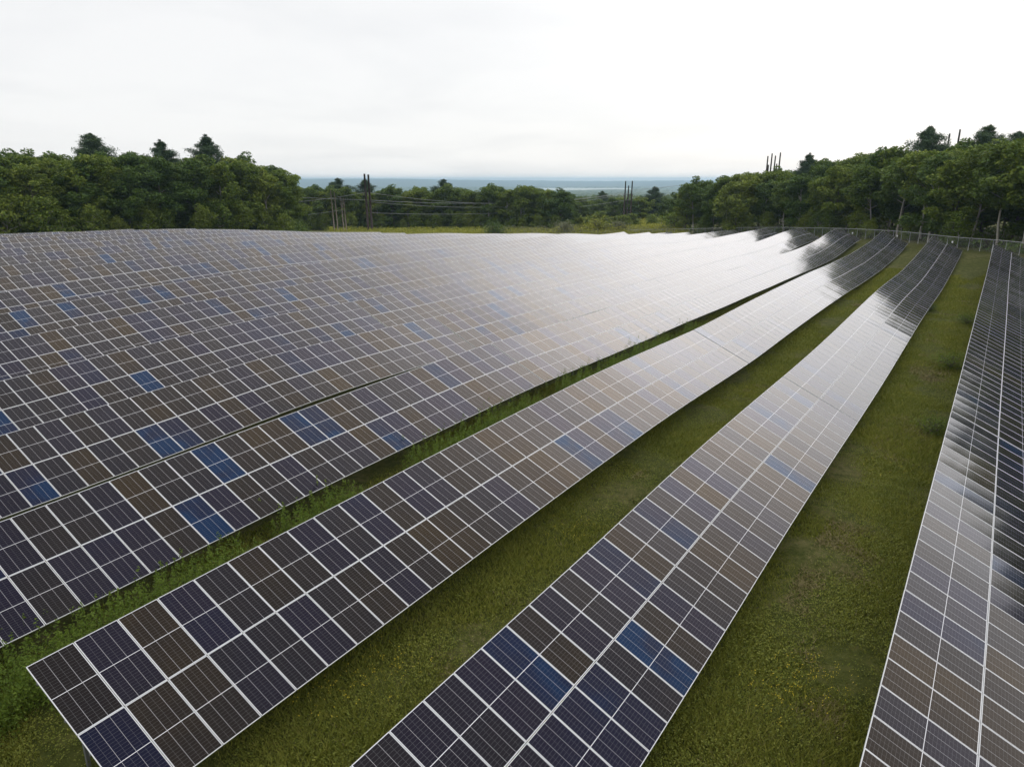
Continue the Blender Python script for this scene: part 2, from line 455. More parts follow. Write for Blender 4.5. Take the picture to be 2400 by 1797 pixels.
# ground sheet: a polar grid, fine near the camera and coarse at the horizon
rad = [0.0]
r_ = 2.0
while r_ < 17000:
    rad.append(r_); r_ *= 1.028
    if r_ - rad[-1] < 0.8: r_ = rad[-1] + 0.8
rad.append(17200.0)
NA = 420
ang = np.linspace(-math.pi, math.pi, NA, endpoint=False)
rr, aa = np.meshgrid(np.array(rad[1:]), ang, indexing='ij')
gx, gy = (rr * np.sin(aa)).ravel(), (rr * np.cos(aa)).ravel()
gz = ground(gx, gy)
rough_ = 0.05 * np.sin(gx * 1.3 + 2 * np.sin(gy * .7)) + 0.05 * np.sin(gy * 1.1 + 1.7 * np.sin(gx * .9))
gz = gz + rough_ * (np.hypot(gx, gy) < 300)
V = np.vstack([np.c_[gx, gy, gz], [[0, 0, g1(0, 0)]]])
nr = len(rad) - 1
i0 = np.arange(nr - 1)[:, None] * NA + np.arange(NA)[None]
i1 = np.arange(nr - 1)[:, None] * NA + (np.arange(NA)[None] + 1) % NA
F = np.stack([i0, i0 + NA, i1 + NA, i1], -1).reshape(-1, 4)
Fc = np.stack([np.full(NA, nr * NA), np.arange(NA), (np.arange(NA) + 1) % NA, (np.arange(NA) + 1) % NA], -1)
me = bpy.data.meshes.new('ground')
faces = [tuple(q) for q in F.tolist()] + [(nr * NA, a, (a + 1) % NA) for a in range(NA)]
me.from_pydata(V.tolist(), [], faces)
me.materials.append(M['ground'])
me.polygons.foreach_set('use_smooth', [True] * len(me.polygons))
tag(link('ground', me), kind='structure')

# distant ridges
def ridge(name, d0, d1, az0, az1, crest, mat, seed):
    rg = np.random.default_rng(seed)
    na, nd = 260, 14
    az = np.linspace(az0, az1, na)
    prof = crest(az)
    for k, a in ((3, 3.0), (9, 1.6), (31, 1.0), (83, 0.8), (170, 0.7)):
        prof = prof + a * np.sin(np.radians(az) * k * 3 + rg.uniform(0, 6.3))
    prof = prof + rg.normal(0, 0.9, na)
    Vv = []
    for j in range(nd):
        t = j / (nd - 1)
        d = d0 + (d1 - d0) * t
        h = math.sin(min(1, t * 1.25) * math.pi / 2) if t < 0.8 else math.cos((t - 0.8) / 0.2 * math.pi / 2)
        base = np.interp(d, FAR_D, FAR_Z) - 4
        z = base + (prof - base) * h
        Vv.append(np.c_[d * np.sin(np.radians(az)), d * np.cos(np.radians(az)), z + ZC + rg.normal(0, 1.2, na) * h])
    Vv = np.vstack(Vv)
    a = np.arange(nd - 1)[:, None] * na + np.arange(na - 1)[None]
    Ff = np.stack([a, a + 1, a + na + 1, a + na], -1).reshape(-1, 4)
    o = link(name, np_mesh(name, Vv, Ff, mat, True))
    return tag(o, kind='structure')
ridge('hills', 8600, 15500, -40, 40, lambda a: -14 + np.interp(a, [-40, -18, -9, -2, 6, 12, 40], [30, 24, 30, -2, -16, -8, 26]), M['hill'], 3)

# pale cleared field on the far plain
na, nd = 60, 12
Vv, az = [], np.linspace(0.9, 9.2, na)
for j in range(nd):
    t = j / (nd - 1)
    edge0 = 6100 + 220 * np.sin(az * 1.1) + 500 * np.abs(az - 4.5) / 4
    edge1 = 7560 + 60 * np.sin(az * 1.7 + 1) - 40 * np.maximum(0, az - 6)
    d = edge0 + (edge1 - edge0) * t
    x, y = d * np.sin(np.radians(az)), d * np.cos(np.radians(az))
    Vv.append(np.c_[x, y, ground(x, y) + 1.2])
a = np.arange(nd - 1)[:, None] * na + np.arange(na - 1)[None]
tag(link('field', np_mesh('field', np.vstack(Vv), np.stack([a, a + 1, a + na + 1, a + na], -1).reshape(-1, 4), M['pale_field'], True)), kind='structure')

# ------------------------------------------------------------------ solar panels
PL, PW, FH, LIP = 2.38, 1.134, 0.035, 0.012       # panel length (down the slope), width (along the row), frame
def panel_mesh():
    b = MB()
    b.box((0, 0, -FH), (PL, LIP, 0.0)); b.box((0, PW - LIP, -FH), (PL, PW, 0.0))
    b.box((0, LIP, -FH), (LIP, PW - LIP, 0.0)); b.box((PL - LIP, LIP, -FH), (PL, PW - LIP, 0.0))
    fr = b.mesh('solar_panel', [M['frame']])
    b = MB()
    gi = len(b.f)
    b.quad((LIP, LIP, -0.004), (PL - LIP, LIP, -0.004), (PL - LIP, PW - LIP, -0.004), (LIP, PW - LIP, -0.004), 0)
    b.quad((LIP, LIP, -0.010), (LIP, PW - LIP, -0.010), (PL - LIP, PW - LIP, -0.010), (PL - LIP, LIP, -0.010), 1)
    me = b.mesh('glass', [M['glass'], M['back']])
    uvl = me.uv_layers.new(name='uv')
    p = me.polygons[gi]
    for li, co in zip(p.loop_indices, ((0, 0), (1, 0), (1, 1), (0, 1))):
        uvl.data[li].uv = co
    return fr, me
PANEL, GLASS = panel_mesh()
bpost = MB(); bpost.box((-0.05, -0.04, 0), (0.05, 0.04, 1)); POST = bpost.mesh('post', M['steel'])
bclamp = MB(); bclamp.box((0, -0.035, -0.09), (4.55, 0.035, 0.0)); RAFTER = bclamp.mesh('rafter', M['steel'])
E_S = Vector((SA, CA, 0)); E_N = Vector((CA, -SA, 0)); E_Z = Vector((0, 0, 1))
prng = random.Random(5)

def frame_at(r, s, w):
    """origin on the upper edge and the local axes (down slope, along row, normal)."""
    z = z_u([lat_u(r, s), lat_u(r, s + w)], [s, s + w]) if r != 3 else z_u([PA + 3 * PITCH] * 2, [s, s + w])
    o = E_S * s + E_N * lat_u(r, s) + E_Z * (float(z[0]) + ZC)
    o2 = E_S * (s + w) + E_N * lat_u(r, s + w) + E_Z * (float(z[1]) + ZC)
    ey = (o2 - o).normalized()
    ex = E_N * math.cos(TAU) - E_Z * math.sin(TAU)
    ex = (ex - ey * ex.dot(ey)).normalized()
    return o, ex, ey, ex.cross(ey)

def solar_table(r, s0, n, label):
    smid = s0 + n * W / 2
    lx, ly = f2w(lat_u(r, smid) + 2.2, smid)
    base = Vector((lx, ly, g1(lx, ly)))
    root = empty('solar_table', base)
    tag(root, label, 'solar panels', 'tables of solar panels standing in long rows')
    inv = Matrix.Translation(-base)
    sag = [0.0]
    frames = []
    for k in range(n):
        s = s0 + k * W
        o, ex, ey, ez = frame_at(r, s, W)
        frames.append((o, ex, ey, ez))
        for t in (0, 1):
            oo = o + ex * (t * MLEN) + ey * 0.010
            m3 = Matrix((ex, ey, ez)).transposed().to_4x4()
            jit = Matrix.Rotation(R(prng.gauss(0, 0.22)), 4, 'X') @ Matrix.Rotation(R(prng.gauss(0, 0.15)), 4, 'Y')
            ctr = Matrix.Translation((PL / 2, PW / 2, 0))
            mw = Matrix.Translation(oo) @ m3 @ ctr @ jit @ ctr.inverted()
            p = link('solar_panel', PANEL, root)
            p.matrix_basis = inv @ mw
            link('glass', GLASS, p)
    o, ex, ey, ez = frames[-1]
    ends = frames + [(o + ey * W, ex, ey, ez)]
    for u in (0.55, 1.85, 2.95, 4.25):                          # purlins under the panels
        b = MB(); prev = None
        for (o, ex, ey, ez) in ends:
            c = o + ex * u - ez * (FH + 0.003) - base
            ring = [c - ex * 0.03, c + ex * 0.03, c + ex * 0.03 - ez * 0.08, c - ex * 0.03 - ez * 0.08]
            i = len(b.v); b.v += [tuple(q) for q in ring]
            if prev is not None:
                for j in range(4):
                    b.f.append((prev + j, prev + (j + 1) % 4, i + (j + 1) % 4, i + j)); b.m.append(0)
            else:
                b.f.append((i, i + 1, i + 2, i + 3)); b.m.append(0)
            prev = i
        b.f.append((prev + 3, prev + 2, prev + 1, prev)); b.m.append(0)
        link('purlin', b.mesh('purlin', M['steel']), root)
    nf = max(2, round(n / 4.2))
    for q in range(nf):
        k = min(n - 1, max(0, int(0.9 + q * (n - 2) / (nf - 1))))
        o, ex, ey, ez = frames[k]
        o = o + ey * (W * 0.5)
        m3 = Matrix((ex, ey, ez)).transposed().to_4x4()
        rf = link('rafter', RAFTER, root)
        rf.matrix_basis = inv @ Matrix.Translation(o + ex * 0.12 - ez * (FH + 0.086)) @ m3
        for u in (1.15, 3.15):
            top = o + ex * u - ez * (FH + 0.15)
            gz_ = g1(top.x, top.y) - 0.25
            ps = link('post', POST, root)
            ps.matrix_basis = inv @ Matrix.Translation((top.x, top.y, gz_)) @ Matrix.Rotation(-AZ, 4, 'Z') @ Matrix.Diagonal((1, 1, top.z - gz_, 1))
    return root

ORD = ['first', 'second', 'third', 'fourth', 'fifth', 'sixth', 'seventh', 'eighth', 'ninth', 'tenth', 'eleventh', 'twelfth',
       'thirteenth', 'fourteenth', 'fifteenth', 'sixteenth', 'seventeenth', 'eighteenth', 'nineteenth', 'twentieth']
# row: list of (start, number of panel columns)
def spans(start, gaps, end):
    out = []
    for i, g in enumerate(list(gaps) + [end]):
        n = max(1, round((g - 0.12 - start) / W))
        if i == 0: start = g - 0.12 - n * W           # the first gap is where the photograph has it
        out.append((start, n))
        start = start + n * W + (0.11 if i == 0 else 0.03)
    return out
ROWS = {3: spans(3.0, [41.7, 85.6], 118.4), 2: spans(0.4, [43.1, 87.0], 131.2), 1: spans(5.78, [52.15, 96.3], 144.6),
        0: spans(3.0, [38.1, 82.0, 118.0], 153.4), -1: spans(6.0, [42.7, 86.6, 123.0], 161.4), -2: spans(9.0, [42.7, 86.6, 130.5], 170.2),
        -3: spans(12.5, [51.9, 107.0, 144.0], 174.6), -4: spans(16.5, [65.2, 109.2, 138], 168.4), -5: spans(20, [65.4, 108.6, 144], 179),
        -6: spans(23.5, [65.4, 110.0, 147], 186), -7: spans(27, [64.9, 110.3, 149], 189), -8: spans(30, [65.0], 107.8), -9: spans(34, [65.0], 110.0),
        -10: spans(37.5, [65.1], 103), -11: spans(41, [66], 92), -12: spans(44, [67], 85.9), -13: spans(48, [], 77.8), -14: spans(51, [], 69)}
for r in sorted(ROWS, reverse=True):
    L = ROWS[r]
    for i, (s0, n) in enumerate(L):
        if len(L) == 1: seg = 'whole visible stretch'
        elif i == 0: seg = 'nearest stretch'
        elif i == len(L) - 1: seg = 'farthest stretch'
        else: seg = ORD[i] + ' stretch'
        rn = ORD[3 - r] + ' row counted from the right'
        if r == 1 and i == 0: rn = 'third row from the right, corner at lower left'
        solar_table(r, s0, n, f'{seg} of solar panels in the {rn}')

# ------------------------------------------------------------------ trees
def limb_path(p0, d, length, nseg, wob, rg, lift=0.0):
    pts = [Vector(p0)]; d = Vector(d).normalized()
    for _ in range(nseg):
        d = (d + Vector((rg.gauss(0, wob), rg.gauss(0, wob), rg.gauss(0, wob) + lift))).normalized()
        pts.append(pts[-1] + d * (length / nseg))
    return pts

def broadleaf(name, seed, mat, bark, H=18.0, spread=4.2, base=0.30, nleaf=6200, lsize=0.30, low=False):
    """trunk with limbs, and a crown of many leaf clumps carried by the limb ends; about H metres tall."""
    rg = random.Random(seed); rn = np.random.default_rng(seed)
    b = MB()
    trunk = limb_path((0, 0, -0.4), (0, 0, 1), H * 0.80, 7, 0.05, rg, 0.1)
    rads = [0.022 * H * 0.5 * (1 - 0.82 * k / 7) for k in range(8)]
    b.tube(trunk, rads, 7)
    clumps = []
    nl = 17
    for k in range(nl):
        t = base + (0.97 - base) * (k + rg.random() * 0.6) / nl
        i = min(6, int(t * 7)); p = trunk[i].lerp(trunk[i + 1], t * 7 - i)
        a = k * 2.4 + rg.uniform(-0.5, 0.5)
        reach = spread * (0.55 + 0.75 * math.sin(math.pi * min(1, 0.18 + (t - base) / (1 - base) * 0.82))) * rg.uniform(0.7, 1.12)
        el = 0.25 + 0.9 * t * rg.uniform(0.5, 1.1)
        lp = limb_path(p, (math.cos(a), math.sin(a), el), reach, 4, 0.16, rg, 0.05)
        b.tube(lp, [0.10 * (1 - t * 0.5), 0.075, 0.05, 0.035, 0.015], 5)
        for q in (2, 3, 4):
            clumps.append((lp[q], rg.uniform(0.9, 1.5) * (1.15 if q == 4 else 0.9)))
            if q < 4 or rg.random() < 0.7:
                tw = limb_path(lp[q], (rg.gauss(0, 1), rg.gauss(0, 1), rg.uniform(-0.1, 0.9)), reach * 0.38, 2, 0.2, rg)
                b.tube(tw, [0.035, 0.022, 0.008], 4)
                clumps.append((tw[-1], rg.uniform(0.8, 1.35)))
    top = trunk[-1]
    for _ in range(9):
        clumps.append((top + Vector((rg.gauss(0, 1.2), rg.gauss(0, 1.2), rg.uniform(-1.4, 1.9))), rg.uniform(0.85, 1.35)))
    if low:
        for _ in range(10):
            a = rg.uniform(0, 6.28); rr_ = spread * rg.uniform(0.2, 0.8)
            clumps.append((Vector((math.cos(a) * rr_, math.sin(a) * rr_, H * rg.uniform(0.08, base + 0.1))), rg.uniform(0.7, 1.2)))
    tot = sum(c[1] ** 2 for c in clumps)
    C_ = []
    for c, rad_ in clumps:
        k = max(8, int(nleaf * rad_ ** 2 / tot))
        d = rn.normal(size=(k, 3)); d /= np.linalg.norm(d, axis=1, keepdims=True)
        rr_ = rad_ * rn.uniform(0.35, 1.0, k) ** 0.6
        pts = np.array(c)[None] + d * rr_[:, None] * np.array([1.0, 1.0, 0.72])
        C_.append(pts)
    C_ = np.vstack(C_)
    V_, F_ = leaf_quads(C_, lsize, 0.62, 0.55, rn)
    return b.mesh(name + '_trunk', bark, True), np_mesh(name + '_crown', V_, F_, mat)

def pine(name, seed, mat, bark, H=20.0, nleaf=40000):
    """white pine: straight trunk, uneven whorls of level limbs carrying flat needle sprays."""
    rg = random.Random(seed); rn = np.random.default_rng(seed)
    b = MB()
    trunk = limb_path((0, 0, -0.4), (0, 0, 1), H, 8, 0.015, rg, 0.2)
    b.tube(trunk, [0.24 * (1 - 0.93 * k / 8) for k in range(9)], 7)
    C_, S_ = [], []
    lev = 0.30
    tips = []
    while lev < 0.985:
        z = lev * H
        prof = min(1.0, (1.02 - lev) / 0.62) ** 0.9
        for k in range(rg.choice((4, 5, 5, 6))):
            a = rg.uniform(0, 6.28)
            dtop = H * (1.0 - lev)
            L = min(5.6, 0.12 + 0.84 * dtop) * rg.uniform(0.5, 1.15)
            i = min(7, int(lev * 8)); p = trunk[i].lerp(trunk[i + 1], min(1, lev * 8 - i))
            up = rg.uniform(0.02, 0.22) + 0.9 * max(0, lev - 0.86)
            lp = limb_path(p, (math.cos(a), math.sin(a), up), L, 4, 0.06, rg, 0.07)
            b.tube(lp, [0.055, 0.045, 0.03, 0.02, 0.008], 4)
            for q in np.linspace(0.3, 1.0, max(3, int(L * 1.7))):
                j = min(3, int(q * 4)); c = lp[j].lerp(lp[j + 1], min(1, q * 4 - j))
                tips.append((c, (0.34 + 0.22 * (1 - abs(q - 0.75))) * min(1.1, 0.42 + 0.14 * dtop)))
        lev += rg.uniform(0.020, 0.046)
    for _ in range(4):
        tips.append((trunk[-1] + Vector((rg.gauss(0, .15), rg.gauss(0, .15), rg.uniform(-0.9, 0.3))), 0.14))
    per = max(6, nleaf // len(tips))
    for c, rad_ in tips:
        d = rn.normal(size=(per, 3)) * np.array([rad_, rad_, rad_ * 0.55])
        C_.append(np.array(c)[None] + d + np.array([0, 0, 0.12]))
    V_, F_ = leaf_quads(np.vstack(C_), 0.33, 0.17, 0.6, rn)
    return b.mesh(name + '_trunk', bark, True), np_mesh(name + '_crown', V_, F_, mat)

OAKS = [broadleaf('oak', 100 + i, M['leaf_oak'] if i % 2 else M['leaf_dark'], M['bark_pale'] if i % 3 == 0 else M['bark'], 18, 3.6 + 0.35 * (i % 3), 0.15 + 0.05 * (i % 3), 11500, 0.25) for i in range(6)]
TALL = [broadleaf('tall', 120 + i, M['leaf_oak'] if i else M['leaf_dark'], M['bark_pale'], 18, 3.8, 0.43, 10000, 0.25) for i in range(3)]
LIGHT = [broadleaf('maple', 140 + i, M['leaf_light'], M['bark'], 12, 3.0, 0.12, 4600, 0.27, True) for i in range(2)]
EDGE = [broadleaf('edge', 160 + i, M['leaf_oak'] if i < 2 else M['leaf_light'], M['bark_pale'], 9, 2.5, 0.08, 3300, 0.25, True) for i in range(3)]
PINES = [pine('pine', 200 + i, M['needle'], M['bark'], 20) for i in range(3)]
BUSHES = [broadleaf('bush', 240 + i, (M['scrub'], M['scrub_grey'], M['leaf_dark'], M['leaf_oak'])[i], M['bark'], 3.0, 1.7, 0.05, 1500, 0.14, True) for i in range(4)]
trng = random.Random(77)
def put_tree(name, var, H0_, x, y, h, label, cat, group, wide=1.0):
    z = g1(x, y)
    root = empty(name, (x, y, z))
    k = h / H0_
    root.scale = (k * wide, k * wide, k)
    root.rotation_euler = (0, 0, trng.uniform(0, 6.28))
    link('trunk', var[0], root); link('crown', var[1], root)
    tag(root, label, cat, group)
    return root

FRONT = {}
def front(wood, x, y, *args):
    FRONT.setdefault(wood, []).append((x, y, args))

# left wood
azs = np.arange(-43.0, -16.4, 1.75)
for li, off in enumerate((0, 8, 17, 28)):
    for a in azs:
        a_ = a + trng.uniform(-0.6, 0.6) + (0.9 if li % 2 else 0)
        if a_ > -16.2: continue
        d = 186 + off + np.interp(a_, [-43, -30, -16], [-4, 0, 16]) + trng.uniform(-2, 2)
        h = np.interp(a_, [-43, -33, -29, -24, -20, -17.5, -16], [20.8, 21.0, 20.3, 20.8, 22.0, 19.5, 15]) * trng.uniform(0.88, 1.06)
        if li == 0: h *= 0.93
        x, y = pol(a_, d)
        if li == 0: front('left', x, y, 'broadleaf_tree', trng.choice(OAKS), 18, h, 1.15)
        else: put_tree('broadleaf_tree', trng.choice(OAKS), 18, x, y, h, 'leafy green tree standing deep in the left wood', 'tree', 'trees deep in the left wood', 1.15)
for k, a in enumerate(np.arange(-42, -16.3, 1.55)):
    x, y = pol(a + trng.uniform(-0.5, 0.5), 181 + np.interp(a, [-43, -30, -16], [-4, 0, 16]) + trng.uniform(-1.5, 1.5))
    front('left edge', x, y, 'sapling', trng.choice(EDGE), 9, trng.uniform(5.5, 10.5), 1.0)
for a, d, h, nm in ((-29.0, 212, 24.5, 'leftmost tall pine rising above the left wood'), (-25.0, 216, 23.4, 'middle small pine top above the left wood'),
                    (-22.0, 207, 24.6, 'rightmost tall pine rising above the left wood')):
    x, y = pol(a, d)
    put_tree('pine_tree', PINES[int(-a) % 3], 20, x, y, h, nm, 'pine', None, 1.0)

# right wood, along and beyond the fence
FENCE = [(-8, 210), (-7, 208), (-6, 205), (-5, 201), (-4, 197), (-3, 193), (-2, 188), (-1, 179.5), (0, 171), (1, 161), (2, 148), (3, 135)]
fpts = [f2w(PA + r * PITCH, s) for r, s in FENCE] + [pol(40, 118), pol(45, 106), pol(50, 93), pol(56, 82), pol(64, 74), pol(74, 70)]
def path_pts(pts, step, off=0.0, start=0.0):
    out = []; carry = start
    for (x0, y0), (x1, y1) in zip(pts, pts[1:]):
        L = math.hypot(x1 - x0, y1 - y0); ux, uy = (x1 - x0) / L, (y1 - y0) / L
        t = carry
        while t < L:
            out.append((x0 + ux * t - uy * off, y0 + uy * t + ux * off)); t += step
        carry = t - L
    return out
fence_w = fpts
for li, off in enumerate((7, 14.5, 23, 33)):
    for (x, y) in path_pts(fence_w, 6.0, off, 2.0 + 2.4 * li):
        x += trng.uniform(-1.6, 1.6); y += trng.uniform(-1.6, 1.6)
        a = math.degrees(math.atan2(x, y))
        if a < 11.9 + 0.03 * off: continue
        h = np.interp(a, [11.5, 13, 17, 20, 24, 27, 31, 36, 45, 75], [12.5, 16.0, 17.2, 16.4, 18.0, 19.8, 19.3, 20.3, 21, 21]) * trng.uniform(0.88, 1.06) + off * 0.03
        if li == 0 and a < 37: front('right', x, y, 'broadleaf_tree', trng.choice(TALL + OAKS[:2]), 18, h * 0.95, 1.15)
        elif a < 37.5: put_tree('broadleaf_tree', trng.choice(OAKS), 18, x, y, h, 'leafy green tree standing deep in the right wood', 'tree', 'trees deep in the right wood', 1.15)
        elif li < 3: put_tree('broadleaf_tree', trng.choice(OAKS), 18, x, y, h, 'leafy green tree in the wood beyond the right edge', 'tree', 'trees of the wood past the right edge', 1.2)
for (x, y) in path_pts(fence_w, 5.2, 3.6, 1.0):
    a = math.degrees(math.atan2(x, y))
    if 13.2 < a < 37 and trng.random() < 0.4:
        front('fence', x + trng.uniform(-1, 1), y + trng.uniform(-1, 1), 'sapling', trng.choice(EDGE), 9, trng.uniform(4, 8.5), 1.0)
for a, d, h, var, nm in ((17.0, 222, 15.5, LIGHT[0], 'bright green tree in front of the dark right wood'),):
    x, y = pol(a, 207)
    put_tree('broadleaf_tree', var, 12, x, y, h, nm, 'tree', None)
for a, d, h, nm in ((28.7, 196, 23.4, 'tall pine left of two poles above the right wood'), (32.3, 182, 22.2, 'tall pine right of two poles above the right wood'),
                    (33.9, 176, 20.5, 'pine at the right edge above the wood'), (21.6, 226, 19.5, 'narrow pine top above the middle of the right wood')):
    x, y = pol(a, d)
    put_tree('pine_tree', PINES[int(a * 3) % 3], 20, x, y, h, nm, 'pine', None, 0.95)

# tree line across the valley
for li, off in enumerate((0, 8, 17)):
    for a in np.arange(-17.0, 4.9, 1.28):
        a_ = a + trng.uniform(-0.45, 0.45) + 0.6 * (li % 2)
        if a_ > 4.9: continue
        d = np.interp(a_, [-17, -5, 1, 5], [288, 285, 272, 262]) + off + trng.uniform(-2, 2)
        h = np.interp(a_, [-17, -14, -10, -4, 1, 3.2, 4.3, 5], [17.6, 17.0, 16.4, 17.4, 17.0, 17.4, 14, 10]) * trng.uniform(0.9, 1.07)
        x, y = pol(a_, d)
        if li == 0: front('valley', x, y, 'broadleaf_tree', trng.choice(OAKS), 18, h, 1.35)
        else: put_tree('broadleaf_tree', trng.choice(OAKS), 18, x, y, h, 'leafy green tree deep in the tree line across the valley', 'tree', 'trees deep in the valley tree line', 1.35)
for a in np.arange(-16.5, 5.2, 1.1):
    x, y = pol(a + trng.uniform(-.4, .4), np.interp(a, [-17, -5, 1, 5], [282, 279, 266, 257]))
    front('valley edge', x, y, 'sapling', trng.choice(EDGE[:2]), 9, trng.uniform(4, 7.5), 1.0)
for a, d, h, nm in ((-13.2, 300, 19.8, 'left of the two pines behind the power poles'), (-11.2, 304, 19.4, 'right of the two pines behind the power poles'),
                    (-5.2, 300, 19.6, 'small pine tip standing above the valley tree line'), (6.9, 395, 16.0, 'pine left of the three dark poles in the valley'),
                    (10.8, 345, 16.6, 'tall pine right of the three dark poles in the valley')):
    x, y = pol(a, d)
    put_tree('pine_tree', PINES[int(d) % 3], 20, x, y, h, nm, 'pine', None, 1.15)
for k in range(58):
    a = trng.uniform(4.2, 13.5); d = trng.uniform(330, 520)
    x, y = pol(a, d)
    put_tree('broadleaf_tree', trng.choice(OAKS), 18, x, y, trng.uniform(9, 13.5), 'leafy tree in the valley gap behind the three dark poles', 'tree', 'trees in the valley gap', 1.5)
for k in range(26):
    a = trng.uniform(4.0, 13.3); d = trng.uniform(262, 335)
    x, y = pol(a, d)
    put_tree('bush', trng.choice(LIGHT + EDGE), 12 if k % 2 else 9, x, y, trng.uniform(3.5, 6.5), 'round green bush in the valley gap near the three dark poles', 'bush', 'bushes in the valley gap', 1.5)

# ranked labels for the front trees, by their order across the picture
for wood, desc in (('left', 'tree from the left in the front rank of the left wood'), ('right', 'tree from the left in the front rank of the right wood'),
                   ('valley', 'tree from the left in the front rank across the valley'),
                   ('left edge', 'young tree from the left at the foot of the left wood'), ('fence', 'young tree from the left just behind the fence'),
                   ('valley edge', 'young tree from the left at the foot of the valley trees')):
    L = sorted(FRONT[wood], key=lambda q: math.atan2(q[0], q[1]))
    for i, (x, y, (nm, var, H_, h, wd)) in enumerate(L):
        word = ORD[i] if i < len(ORD) else ('twenty-' + ORD[i - 20] if i < 29 else 'thirtieth or later')
        put_tree(nm, var, H_, x, y, h, f'{word} leafy {desc}', 'tree', f'trees of the {wood} rank', wd)

# bushes on the strip behind the panels
for a, d, h, vi, nm in ((-1.35, 218, 4.2, 2, 'dark round bush behind the panels left of the middle'), (4.1, 232, 4.3, 1, 'left of two grey bushes behind the panels'),
                        (6.6, 240, 5.0, 0, 'yellow green bush behind the panels'), (8.3, 243, 4.2, 1, 'right of two grey bushes behind the panels'), (12.4, 245, 6.0, 3, 'dark bush at the left foot of the right wood')):
    x, y = pol(a, d)
    put_tree('bush', BUSHES[vi], 3.0, x, y, h, nm, 'bush', None, 1.25)

# low scrub and tall grass on that strip: one mass
def clump_field(name, az0, az1, d0, d1, n, h, rad_, leaves, mat, label, cat, lsize):
    a = RNG.uniform(az0, az1, n); d = np.sqrt(RNG.uniform(d0 ** 2, d1 ** 2, n))
    x, y = d * np.sin(np.radians(a)), d * np.cos(np.radians(a))
    z = ground(x, y)
    hh = h * RNG.uniform(0.45, 1.25, n)
    c = np.repeat(np.c_[x, y, z], leaves, 0)
    off = RNG.normal(size=(n * leaves, 3)) * np.array([rad_, rad_, 0])
    off[:, 2] = RNG.uniform(0, 1, n * leaves) ** 0.8 * np.repeat(hh, leaves)
    V_, F_ = leaf_quads(c + off, lsize, 0.5, 0.3)
    return tag(link(name, np_mesh(name, V_, F_, mat)), label, cat, kind='stuff')
clump_field('scrub', 3.5, 13.2, 235, 335, 3000, 2.6, 0.9, 16, M['scrub'], 'bright yellow green scrub round the three dark poles', 'scrub', 0.26)
clump_field('scrub', -14, 13.5, 196, 262, 5200, 1.7, 0.8, 14, M['scrub'], 'low yellow green scrub on the strip behind the panels', 'scrub', 0.24)
clump_field('scrub', -2, 13, 215, 262, 700, 2.2, 0.9, 22, M['scrub_grey'], 'greyish twiggy scrub among the yellow green scrub', 'scrub', 0.20)

def undergrowth(x, y, h, leaves, lsize, mat, label):
    n = len(x); z = ground(x, y); hh = h * RNG.uniform(0.5, 1.3, n)   # h: one height or one per shrub
    c = np.repeat(np.c_[x, y, z], leaves, 0); off = RNG.normal(size=(n * leaves, 3)) * np.array([0.9, 0.9, 0])
    off[:, 2] = RNG.uniform(0, 1, n * leaves) * np.repeat(hh, leaves)
    V_, F_ = leaf_quads(c + off, lsize, 0.6, 0.3)
    tag(link('undergrowth', np_mesh('undergrowth', V_, F_, mat)), label, 'undergrowth', kind='stuff')
a = RNG.uniform(-43, -15.8, 1500); d = 183 + np.interp(a, [-43, -30, -16], [-4, 0, 16]) + RNG.uniform(0, 34, 1500)
undergrowth(d * np.sin(np.radians(a)), d * np.cos(np.radians(a)), 4.2, 16, 0.34, M['leaf_dark'], 'dark shrubs filling the foot of the left wood')
up = np.array(path_pts(fence_w, 0.30, 3.0))
up = up[np.degrees(np.arctan2(up[:, 0], up[:, 1])) > 12.0]
up = up + (up / np.linalg.norm(up, axis=1, keepdims=True)) * (updep := RNG.uniform(0.5, 42, (len(up), 1))) + RNG.normal(0, 0.5, up.shape)
undergrowth(up[:, 0], up[:, 1], np.where(updep[:, 0] < 9, 1.6, 4.2), 20, 0.30, M['leaf_dark'], 'dark shrubs filling the foot of the right wood')
a = RNG.uniform(-17, 5.0, 1300); d = np.interp(a, [-17, -5, 1, 5], [284, 281, 268, 258]) + RNG.uniform(0, 24, 1300)
undergrowth(d * np.sin(np.radians(a)), d * np.cos(np.radians(a)), 4.0, 16, 0.36, M['leaf_dark'], 'dark shrubs filling the foot of the valley tree line')

